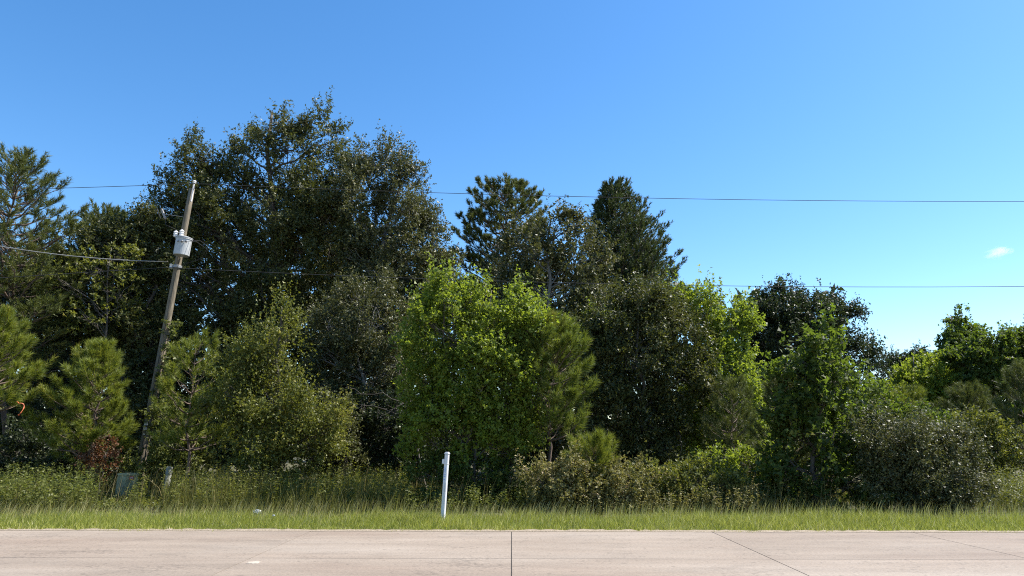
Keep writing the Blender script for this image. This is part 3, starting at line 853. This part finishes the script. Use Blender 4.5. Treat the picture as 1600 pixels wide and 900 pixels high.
bush('greener bramble thicket at the right end of the bramble row', 19.0, 1065, [(1040, 758, 40, 28), (1090, 757, 44, 28), (1065, 778, 54, 18), (1130, 764, 32, 24)], 'olive', 307, 0.065, 0.6, 3.0, name='bramble', spiky=0.2)
bush('low bright green bush beneath the bright green tree', 22, 1180, [(1160, 725, 40, 28), (1210, 730, 34, 26), (1115, 728, 34, 24)], 'bright', 308, 0.075, 0.6, 2.4)
bush('grey green shrub between the olive small tree and the bare dead limbs', 22.8, 525, [(505, 640, 24, 30), (528, 668, 28, 34), (512, 705, 34, 34), (545, 715, 24, 26)], 'grey_oak', 314, 0.07, 0.5, 2.0)
bush('yellowish low bush under the olive small tree', 21.4, 420, [(400, 745, 34, 26), (440, 735, 30, 22), (385, 770, 22, 18)], 'olive', 309, 0.06, 0.5, 1.6)
bush('pale green bush behind the grey green bush, near the right edge', 23, 1560, [(1545, 700, 40, 40), (1590, 715, 40, 36), (1500, 690, 36, 36)], 'olive', 310, 0.08, 0.5, 2.6)
bush('green bush behind the top of the grey green bush', 25, 1400, [(1370, 655, 36, 36), (1420, 665, 40, 36), (1470, 670, 36, 36), (1350, 620, 22, 30)], 'gum', 311, 0.09, 0.6, 2.8)
bush('leafy dark bush in the gap behind the olive fine-leaved tree', 27, 1020, [(940, 690, 50, 50), (1010, 700, 50, 45), (1080, 700, 50, 45), (960, 740, 60, 26), (1060, 742, 60, 26), (1140, 738, 60, 30)], 'dark', 312, 0.1, 0.55, 2.8)


# far side of the wood, seen only as a dark mass through the gaps
def far_woods():
    rng = np.random.default_rng(77)
    lobes = []
    for px in range(-420, 1290, 46):
        top = 365 if 260 < px < 640 else 430 if px <= 690 else (465 if px < 1060 else 545 if px < 1150 else 590)
        for py in (top + rng.integers(0, 50), top + 110, 520, 605, 690, 726):
            lobes.append((px + rng.integers(-18, 18), py, 42, 66, rng.uniform(0, 5)))
    for px in range(-700, 2300, 70):
        for py in (640, 690):
            lobes.append((px + rng.integers(-25, 25), py, 56, 44, 22 + rng.uniform(0, 5)))
    for px in range(1260, 1900, 50):
        lobes.append((px, 668 + rng.integers(-16, 16), 44, 56, rng.uniform(0, 4)))
        lobes.append((px, 720, 44, 34, rng.uniform(0, 4)))
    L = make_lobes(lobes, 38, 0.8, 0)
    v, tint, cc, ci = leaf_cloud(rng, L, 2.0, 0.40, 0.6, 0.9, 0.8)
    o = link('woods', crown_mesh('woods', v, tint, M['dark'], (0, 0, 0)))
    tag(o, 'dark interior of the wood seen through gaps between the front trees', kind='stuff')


far_woods()

# ------------------------------------------------------------------ leaning power pole
M['pole'] = rough_mat('weathered_pole', [(0.25, (0.06, 0.048, 0.032)), (0.5, (0.15, 0.122, 0.082)), (0.75, (0.25, 0.21, 0.15))], 9, 0.85, 0.5, (5, 5, 0.25), 8)
M['grey_paint'] = rough_mat('pale_grey_paint', [(0.3, (0.34, 0.35, 0.35)), (0.7, (0.44, 0.45, 0.45))], 5, 0.45, 0.05)
M['porcelain'] = rough_mat('porcelain', [(0.3, (0.62, 0.61, 0.60)), (0.7, (0.78, 0.77, 0.76))], 6, 0.25, 0.0)
M['grey_glaze'] = rough_mat('grey_glaze', [(0.3, (0.16, 0.155, 0.15)), (0.7, (0.24, 0.235, 0.23))], 6, 0.5, 0.0)
M['steel'] = rough_mat('galvanised_steel', [(0.3, (0.20, 0.205, 0.21)), (0.7, (0.32, 0.325, 0.33))], 12, 0.5, 0.1, metal=0.3)
M['wire'] = rough_mat('wire', [(0.3, (0.03, 0.03, 0.032)), (0.7, (0.055, 0.055, 0.055))], 5, 0.7, 0.0, spec=0.2)
M['cable'] = rough_mat('weathered_cable', [(0.3, (0.20, 0.195, 0.18)), (0.7, (0.33, 0.32, 0.30))], 5, 0.5, 0.0)
PY = 25.0
p0, p1 = at(212, 772, PY), at(299.5, 296, PY)
p0[2] = -0.1
axis = unit(p1 - p0)
pole = thing('utility_pole', (p0[0], PY, 0), 'weathered wooden power pole leaning right with a grey transformer can', 'utility pole')
ob = np.array([p0[0], PY, 0.0])


def on_pole(py):
    """point of the pole axis at the height of photo row py"""
    zt = at(250, py, PY)[2]
    return p0 + axis * ((zt - p0[2]) / axis[2])


pts = [p0 + (p1 - p0) * t for t in np.linspace(0, 1, 14)]
tb = Tubes(); tb.add(pts, np.linspace(0.150, 0.100, 14), 16)
link('post', tb.mesh('post', M['pole'], ob), pole)
ax_m = Vector(axis).to_track_quat('Z', 'Y').to_matrix().to_4x4()


def pole_part(name, prof, centre, mat, n=20, parent=None, m=None):
    bm = bmesh.new()
    lathe_bm(bm, prof, n, Matrix.Translation(Vector(centre - ob)) @ (m if m is not None else ax_m))
    return bm_obj(name, bm, mat, parent or pole, smooth=False)


def pole_tube(name, pts_, r, mat, parent=None, sides=8):
    t_ = Tubes(); t_.add(pts_, r, sides)
    return link(name, t_.mesh(name, mat, ob), parent or pole)


# metal strip and pin insulator at the top
pole_tube('ridge_pin', [on_pole(318) + np.array([0.13, -0.14, 0]), on_pole(292) + np.array([0.10, -0.10, 0.05])], 0.035, M['steel'])
pole_part('insulator', [(0.03, -0.08), (0.07, -0.06), (0.045, -0.03), (0.075, 0.0), (0.05, 0.03), (0.03, 0.05)], on_pole(291) + np.array([0.10, -0.08, 0.12]), M['porcelain'])
# transformer can in front of the pole
tc = at(285.5, 386, PY - 0.45)
can = pole_part('transformer_can', [(0.245, -0.35), (0.268, -0.33), (0.268, 0.24), (0.286, 0.245), (0.286, 0.28), (0.268, 0.285), (0.262, 0.30)], tc, M['grey_paint'], 28)
pole_part('lid', [(0.292, 0.29), (0.292, 0.315), (0.18, 0.355), (0.05, 0.37)], tc, M['grey_paint'], 28, can)
for dx, dz in ((-0.29, 0.40), (-0.02, 0.44)):
    pole_part('bushing', [(0.05, -0.12), (0.085, -0.08), (0.06, -0.05), (0.085, -0.01), (0.06, 0.02), (0.085, 0.06), (0.05, 0.10), (0.02, 0.12)],
              tc + np.array([dx + 0.10 if dx > -0.1 else dx, -0.02, dz + 0.06]) - np.array([0.16, 0, 0]) * (dx > -0.1), M['porcelain'], 14, can)
for k in range(3):
    c = tc + np.array([0.22 - 0.14 * k, -0.26 - 0.03 * (k == 1), 0.12])
    pole_part('terminal', [(0.03, -0.04), (0.045, -0.03), (0.03, 0.0), (0.03, 0.04)], c, M['steel'], 10, can,
              Matrix.Rotation(R(75), 4, 'X'))
pole_tube('hanger_band', [tc + np.array([-0.02, 0.28, -0.15]), tc + np.array([-0.02, 0.42, -0.15])], 0.05, M['steel'], can)
pole_tube('hanger_band', [tc + np.array([0.02, 0.28, 0.18]), tc + np.array([0.02, 0.42, 0.18])], 0.05, M['steel'], can)
# fused cutout on its bracket, left of the pole
fa, fb = at(252, 327, PY - 0.15), at(258.5, 344, PY - 0.15)
cut = pole_tube('fuse_cutout', [fa + (fb - fa) * t for t in np.linspace(0, 1, 7)], [0.035, 0.055, 0.04, 0.055, 0.04, 0.055, 0.03], M['grey_glaze'], sides=12)
pole_tube('fuse_tube', [fa + np.array([-0.14, -0.03, -0.02]), fb + np.array([-0.16, -0.03, 0.02])], 0.018, M['grey_glaze'], cut)
pole_tube('bracket', [(fa + fb) / 2, on_pole(341) - np.array([0.10, 0.1, 0])], 0.012, M['grey_glaze'], cut)
pole_part('clamp', [(0.145, -0.05), (0.155, -0.04), (0.155, 0.04), (0.145, 0.05)], on_pole(418), M['steel'], 18)
pole_part('spool_insulator', [(0.03, -0.09), (0.07, -0.07), (0.045, 0), (0.07, 0.07), (0.03, 0.09)], on_pole(418) + np.array([-0.19, -0.08, 0]), M['porcelain'], 14)
# jumper wires
pole_tube('jumper_wire', [on_pole(292) + np.array([0.05, -0.05, 0.12]), on_pole(312) + np.array([-0.45, -0.1, 0.0]), fa + np.array([0, 0, 0.05])], 0.008, M['wire'], sides=5)
pole_tube('jumper_wire', [fb, fb + np.array([0.1, -0.15, -0.25]), tc + np.array([-0.25, -0.05, 0.6])], 0.008, M['wire'], sides=5)
q0 = tc + np.array([0.30, -0.1, 0.2])
pole_tube('jumper_wire', [q0, q0 + np.array([0.35, 0.0, -0.02]), q0 + np.array([0.62, 0.05, -0.2]), q0 + np.array([0.5, 0.2, -0.55]), on_pole(418) + np.array([0.2, -0.1, 0.02])], 0.007, M['wire'], sides=5)
q0 = tc + np.array([0.10, -0.3, 0.1])
pole_tube('jumper_wire', [q0, q0 + np.array([0.5, 0.0, 0.0]), q0 + np.array([0.85, 0.1, -0.25]), q0 + np.array([0.6, 0.25, -0.6]), on_pole(416) + np.array([0.2, -0.1, 0.02])], 0.007, M['wire'], sides=5)
pole_tube('ground_wire', [on_pole(400) + np.array([0.12, -0.19, 0])] + [on_pole(v_) + np.array([0.06, -0.20, 0]) for v_ in (470, 540, 620, 700, 760)], 0.008, M['wire'], sides=5)
# two small number tags near the foot
M['tag'] = rough_mat('tag_metal', [(0.3, (0.45, 0.45, 0.43)), (0.7, (0.62, 0.62, 0.60))], 20, 0.5, 0.1)
for v_ in (664, 671, 680):
    bm = bmesh.new(); box_bm(bm, 0.13 if v_ < 675 else 0.06, 0.008, 0.09 if v_ < 675 else 0.05, bev=0.002)
    o = bm_obj('number_tag', bm, M['tag'], pole)
    c = on_pole(v_) - ob
    o.location = (c[0] + 0.02, -0.20, c[2])


def wire(name, label, pts_px, r, mat, Y=PY, cat='power line', group=None, deg=2):
    P = np.array([at(a, b, Y) for a, b in pts_px])
    k = np.polyfit(P[:, 0], P[:, 2], deg)
    return P, k


def wire_obj(label, legs, r, mat, Y=PY):
    """legs: lists of photo points; each leg is one span, all joined into one wire"""
    path = []
    for leg, x0, x1 in legs:
        P = np.array([at(a, b, Y) for a, b in leg])
        k = np.polyfit(P[:, 0], P[:, 2], 2 if len(leg) > 2 else 1)
        xs = np.linspace(x0 if x0 is not None else P[0, 0], x1 if x1 is not None else P[-1, 0], 24)
        path += [np.array([q, Y, np.polyval(k, q)]) for q in xs]
    path = np.array(path)
    keep = [0] + [i for i in range(1, len(path)) if np.linalg.norm(path[i] - path[i - 1]) > 0.02]
    path = path[keep]
    tb = Tubes(); tb.add(path, r, 6)
    o = thing('power_line', path[0], label, 'power line', 'overhead lines on the pole')
    link('conductor', tb.mesh('conductor', mat, path[0]), o)


wire_obj('topmost overhead wire running over the pole top and across the sky',
         [([(75, 296), (170, 293), (301, 288)], -32.0, None), ([(301, 288), (670, 301), (1000, 309), (1600, 313)], None, 40.0)], 0.010, M['wire'], PY - 0.1)
wire_obj('lower overhead wire crossing the whole wood at mid height',
         [([(0, 436), (90, 430), (264, 419)], -32.0, None), ([(264, 419), (450, 428), (720, 438), (1090, 445), (1600, 446)], None, 40.0)], 0.010, M['wire'], PY - 0.22)
wire_obj('thick pale cable sagging from the pole to the left edge',
         [([(-160, 352), (0, 384), (100, 402), (180, 408), (262, 409)], -28.0, None), ([(262, 409), (270, 416)], None, None)], 0.017, M['cable'], PY - 0.24)

# vine on the pole
rng = np.random.default_rng(55)
lobes = []
for t in np.linspace(0, 1, 8):
    py = 515 + 150 * t
    c = on_pole(py)
    px = 800 + (c[0] / PY) * F * 0.985
    lobes.append((c + np.array([0.25 + 0.15 * t, -0.08, 0]), np.array([0.17 + 0.12 * t, 0.2, 0.32])))
v, tint, cc, ci = leaf_cloud(rng, lobes, 2.0, 0.09, 0.75, 0.16, 0.2)
vb = np.array([on_pole(760)[0] + 0.2, PY - 0.05, 0])
vine = thing('vine', vb, 'pale leafy vine climbing the right side of the leaning pole', 'vine')
tb = Tubes(); tb.add([vb] + [on_pole(v_) + np.array([0.2, -0.05, 0]) for v_ in (700, 640, 580, 520)], [0.02, 0.018, 0.015, 0.012, 0.006], 6)
link('stem', tb.mesh('stem', M['bark'], vb), vine)
link('foliage', crown_mesh('foliage', v, tint, M['vine'], vb), vine)

# bare dead limbs in the shaded gap left of the bright tree
dy_ = 23.2
db = at(672, 700, dy_); db[2] = 0.0
dead = thing('dead_branch', db, 'pale bare dead limbs in the shaded gap left of the bright multi-stemmed tree', 'dead branch')
rng = np.random.default_rng(91)
tb = Tubes(); tb.add(wander(rng, db, at(640, 622, dy_), 8, 0.05), np.linspace(0.035, 0.016, 8), 6)
link('limb', tb.mesh('limb', M['bark'], db), dead)
for (ax, ay, bx, by) in ((648, 640, 540, 606), (652, 655, 560, 632), (643, 628, 590, 655), (640, 622, 618, 560)):
    tb = Tubes()
    pth = wander(rng, at(ax, ay, dy_), at(bx, by, dy_ + rng.uniform(-0.5, 0.3)), 9, 0.03, 0.04)
    tb.add(pth, np.linspace(0.018, 0.006, 9), 5)
    for q in range(2, 9):
        e = pth[q] + np.array([rng.normal(-0.08, 0.12), rng.normal(0, 0.1), rng.normal(0.05, 0.16)])
        tb.add(wander(rng, pth[q], e, 3, 0.05), [0.006, 0.005, 0.003], 4, cap=False)
    link('twig', tb.mesh('twig', M['bark'], db), dead)

# ------------------------------------------------------------------ white sign post on the verge
M['white_vinyl'] = rough_mat('white_vinyl', [(0.3, (0.54, 0.55, 0.57)), (0.7, (0.62, 0.63, 0.64))], 3, 0.4, 0.0)
M['sticker'] = rough_mat('faded_paper', [(0.3, (0.58, 0.61, 0.67)), (0.7, (0.66, 0.69, 0.74))], 9, 0.7, 0.0)
M['blue_print'] = rough_mat('blue_print', [(0.3, (0.25, 0.34, 0.58)), (0.7, (0.40, 0.48, 0.68))], 30, 0.7, 0.0)
M['dirt'] = rough_mat('dirty_streak', [(0.3, (0.50, 0.49, 0.47)), (0.7, (0.68, 0.67, 0.66))], 12, 0.7, 0.0)
WY = 16.2
wb, wt = at(692.5, 818, WY), at(699.5, 707, WY)
wb[2] = -0.02
L_ = float(np.linalg.norm(wt - wb))
sp = thing('sign_post', (wb[0], WY, 0), 'bare white square post leaning slightly right on the verge grass', 'post')
sp.rotation_euler = (Vector(wt - wb).to_track_quat('Z', 'Y').to_matrix().to_4x4() @ Matrix.Rotation(R(20), 4, 'Z')).to_euler()
ang = math.atan2(wt[0] - wb[0], wt[2] - wb[2])
sp.rotation_euler = (Matrix.Rotation(ang, 4, 'Y') @ Matrix.Rotation(R(-24), 4, 'Z')).to_euler()
bm = bmesh.new(); box_bm(bm, 0.082, 0.082, L_ - 0.06, (0, 0, (L_ - 0.06) / 2), bev=0.008)
bm_obj('post', bm, M['white_vinyl'], sp)
bm = bmesh.new(); box_bm(bm, 0.098, 0.098, 0.03, (0, 0, L_ - 0.048), bev=0.006); box_bm(bm, 0.080, 0.080, 0.022, (0, 0, L_ - 0.0225), taper=0.7)
bm_obj('cap', bm, M['white_vinyl'], sp)
bm = bmesh.new(); box_bm(bm, 0.06, 0.066, 0.10, (-0.0715, 0, L_ - 0.22), bev=0.006)
bm_obj('arm_socket', bm, M['white_vinyl'], sp)
bm = bmesh.new(); box_bm(bm, 0.092, 0.092, 0.014, (0, 0, L_ - 0.275), bev=0.003)
bm_obj('collar', bm, M['dirt'], sp)
bm = bmesh.new(); box_bm(bm, 0.064, 0.003, 0.34, (0, -0.0430, L_ - 0.50))
st = bm_obj('sticker', bm, M['sticker'], sp)
for k, (wd, z) in enumerate(((0.05, 0.36), (0.062, 0.40), (0.04, 0.44), (0.06, 0.50), (0.055, 0.54), (0.064, 0.60))):
    bm = bmesh.new(); box_bm(bm, wd * 0.85, 0.002, 0.022, (-0.003 * (k % 3), -0.0457, L_ - z))
    bm_obj('print_mark', bm, M['blue_print'], st)
bm = bmesh.new(); box_bm(bm, 0.016, 0.006, 0.42, (0.010, -0.0445, L_ - 0.90), bev=0.002)
bm_obj('strip', bm, M['dirt'], sp)

# ------------------------------------------------------------------ utility cabinet and marker post in the weeds
M['green_cabinet'] = rough_mat('faded_green_paint', [(0.3, (0.19, 0.18, 0.10)), (0.55, (0.29, 0.275, 0.155)), (0.75, (0.40, 0.375, 0.23))], 5, 0.7, 0.1, spec=0.2)
M['red_sticker'] = rough_mat('red_sticker', [(0.3, (0.42, 0.07, 0.06)), (0.7, (0.55, 0.14, 0.11))], 14, 0.6, 0.0)
M['white_sticker'] = rough_mat('white_print', [(0.3, (0.6, 0.58, 0.56)), (0.7, (0.75, 0.73, 0.7))], 14, 0.6, 0.0)
CY = 21.5
c0 = at(197, 778, CY)
cab = thing('utility_cabinet', (c0[0], CY, 0), 'faded green utility cabinet with red sticker standing in the weeds', 'utility cabinet')
cab.rotation_euler = (0, R(0.5), R(-28))
hC = at(197, 741, CY)[2]
bm = bmesh.new(); box_bm(bm, 0.48, 0.42, hC - 0.06, (0, 0, (hC - 0.06) / 2), bev=0.015, taper=0.90)
bm_obj('body', bm, M['green_cabinet'], cab)
bm = bmesh.new(); box_bm(bm, 0.47, 0.41, 0.07, (0, 0, hC - 0.024), bev=0.018, taper=0.94)
bm_obj('lid', bm, M['green_cabinet'], cab)
bm = bmesh.new(); box_bm(bm, 0.012, 0.12, 0.10, (0.232, -0.05, hC - 0.12))
rs = bm_obj('sticker', bm, M['red_sticker'], cab)
bm = bmesh.new(); box_bm(bm, 0.004, 0.08, 0.022, (0.2395, -0.05, hC - 0.115))
bm_obj('print_mark', bm, M['white_sticker'], rs)
bm = bmesh.new(); box_bm(bm, 0.03, 0.02, 0.07, (0.12, -0.222, hC * 0.55), bev=0.004)
bm_obj('latch', bm, M['steel'], cab)
M['grey_plastic'] = rough_mat('grey_plastic', [(0.3, (0.16, 0.16, 0.135)), (0.7, (0.27, 0.27, 0.235))], 7, 0.65, 0.1, spec=0.2)
KY = 22.6
k0 = at(259, 775, KY)
mk = thing('marker_post', (k0[0], KY, 0), 'short grey tubular cable marker right of the green cabinet', 'marker post')
mk.rotation_euler = (0, R(3), 0)
hK = at(261, 730, KY)[2]
bm = bmesh.new(); lathe_bm(bm, [(0.10, 0), (0.10, 0.18), (0.085, 0.2), (0.085, hK - 0.2)], 16); bm_obj('tube', bm, M['grey_plastic'], mk, True)
bm = bmesh.new(); lathe_bm(bm, [(0.095, hK - 0.22), (0.10, hK - 0.21), (0.10, hK - 0.02), (0.06, hK)], 16); bm_obj('cap', bm, M['grey_plastic'], mk)

# ------------------------------------------------------------------ litter and ribbon
M['bag'] = rough_mat('white_plastic', [(0.3, (0.20, 0.22, 0.235)), (0.7, (0.36, 0.375, 0.375))], 8, 0.4, 0.0)


def crumpled(name, label, cat, loc, sx, sy, sz, seed):
    rng = np.random.default_rng(seed)
    bm = bmesh.new()
    bmesh.ops.create_icosphere(bm, subdivisions=3, radius=1.0)
    ax = unit(rng.normal(size=(14, 3)))
    for v in bm.verts:
        d = np.array(v.co)
        r = 1.0
        for a in ax[:7]:
            r -= 0.28 * max(0, d @ a - 0.45)
        for a in ax[7:]:
            r += 0.55 * max(0, d @ a - 0.78)
        r += rng.normal(0, 0.05)
        v.co = Vector((d[0] * sx * r, d[1] * sy * r, max(0, (d[2] + 0.75) * sz * r * 0.62)))
    o = bm_obj(name, bm, M['bag'])
    o.location = loc
    return tag(o, label, cat)


b0 = at(392, 812, 17.0)
crumpled('plastic_bag', 'crumpled white plastic bag lying where grass meets weeds', 'litter', (b0[0], 17.4, 0.0), 0.12, 0.08, 0.12, 5)
b0 = at(430, 818, 16.0)
crumpled('paper_scrap', 'tiny white scrap in the verge grass near the plastic bag', 'litter', (b0[0], 15.9, 0.12), 0.03, 0.02, 0.035, 9)
M['orange'] = rough_mat('orange_ribbon', [(0.3, (0.42, 0.09, 0.03)), (0.7, (0.58, 0.15, 0.05))], 10, 0.5, 0.0)
RY = 21.0
rc = at(31, 641, RY - 0.6)
RY -= 0.6
rng = np.random.default_rng(3)
tb = Tubes()
th = np.linspace(-1.9, 1.9, 16)
loop = np.stack([rc[0] + 0.10 * np.cos(th), np.full(16, RY) + 0.05 * np.sin(th * 2), rc[2] + 0.17 * np.sin(th)], -1)
tb.add(loop, 0.013 + 0.005 * np.sin(np.arange(16) * 1.7), 6)
tb.add([loop[-1], loop[-1] + np.array([-0.03, 0.02, 0.03]), loop[-1] + np.array([-0.08, 0.03, 0.06])], [0.014, 0.012, 0.008], 6)
rb = link('ribbon', tb.mesh('ribbon', M['orange'], rc), None, rc)
tag(rb, 'curled orange ribbon hanging from the young pine at the left edge', 'ribbon')


# ------------------------------------------------------------------ the one small cloud
def cloud(name, label, px, py, wpx, hpx, D, dens, seed):
    c = at(px, py, D)
    s = D / F
    bm = bmesh.new()
    bmesh.ops.create_icosphere(bm, subdivisions=3, radius=1.0)
    for v in bm.verts:
        v.co = Vector((v.co.x * wpx * s, v.co.y * wpx * s * 0.5, v.co.z * hpx * s))
    m = bpy.data.materials.new(name); m.use_nodes = True
    n, l = m.node_tree.nodes, m.node_tree.links
    n.remove(n['Principled BSDF'])
    vol = n.new('ShaderNodeVolumePrincipled')
    vol.inputs['Color'].default_value = (1, 1, 1, 1)
    vol.inputs['Anisotropy'].default_value = 0.3
    tc_ = n.new('ShaderNodeTexCoord')
    mp = n.new('ShaderNodeMapping'); mp.inputs['Scale'].default_value = (1 / (wpx * s), 1 / (wpx * s * 0.5), 1 / (hpx * s))
    l.new(tc_.outputs['Object'], mp.inputs['Vector'])
    ln = n.new('ShaderNodeVectorMath'); ln.operation = 'LENGTH'; l.new(mp.outputs[0], ln.inputs[0])
    nz = n.new('ShaderNodeTexNoise'); nz.inputs['Scale'].default_value = 1.7; nz.inputs['Detail'].default_value = 5
    mp2 = n.new('ShaderNodeMapping'); mp2.inputs['Location'].default_value = (seed, seed * 1.7, 0)
    l.new(mp.outputs[0], mp2.inputs['Vector']); l.new(mp2.outputs[0], nz.inputs['Vector'])
    a = n.new('ShaderNodeMath'); a.operation = 'MULTIPLY_ADD'; a.inputs[1].default_value = -0.75; a.inputs[2].default_value = 0.0
    l.new(ln.outputs['Value'], a.inputs[0])
    b = n.new('ShaderNodeMath'); b.operation = 'ADD'; l.new(a.outputs[0], b.inputs[0]); l.new(nz.outputs['Fac'], b.inputs[1])
    cl = n.new('ShaderNodeMath'); cl.operation = 'MULTIPLY'; cl.use_clamp = False; cl.inputs[1].default_value = dens
    mx = n.new('ShaderNodeMath'); mx.operation = 'MAXIMUM'; mx.inputs[1].default_value = 0.0
    l.new(b.outputs[0], mx.inputs[0]); l.new(mx.outputs[0], cl.inputs[0])
    l.new(cl.outputs[0], vol.inputs['Density'])
    l.new(vol.outputs[0], n['Material Output'].inputs['Volume'])
    o = bm_obj(name, bm, m)
    o.location = c
    o.rotation_euler = (0, R(-14), 0)
    tag(o, label, 'cloud')


cloud('cloud', 'single small white wispy cloud in the blue sky at right', 1560, 393, 34, 13, 2600, 0.06, 3.0)
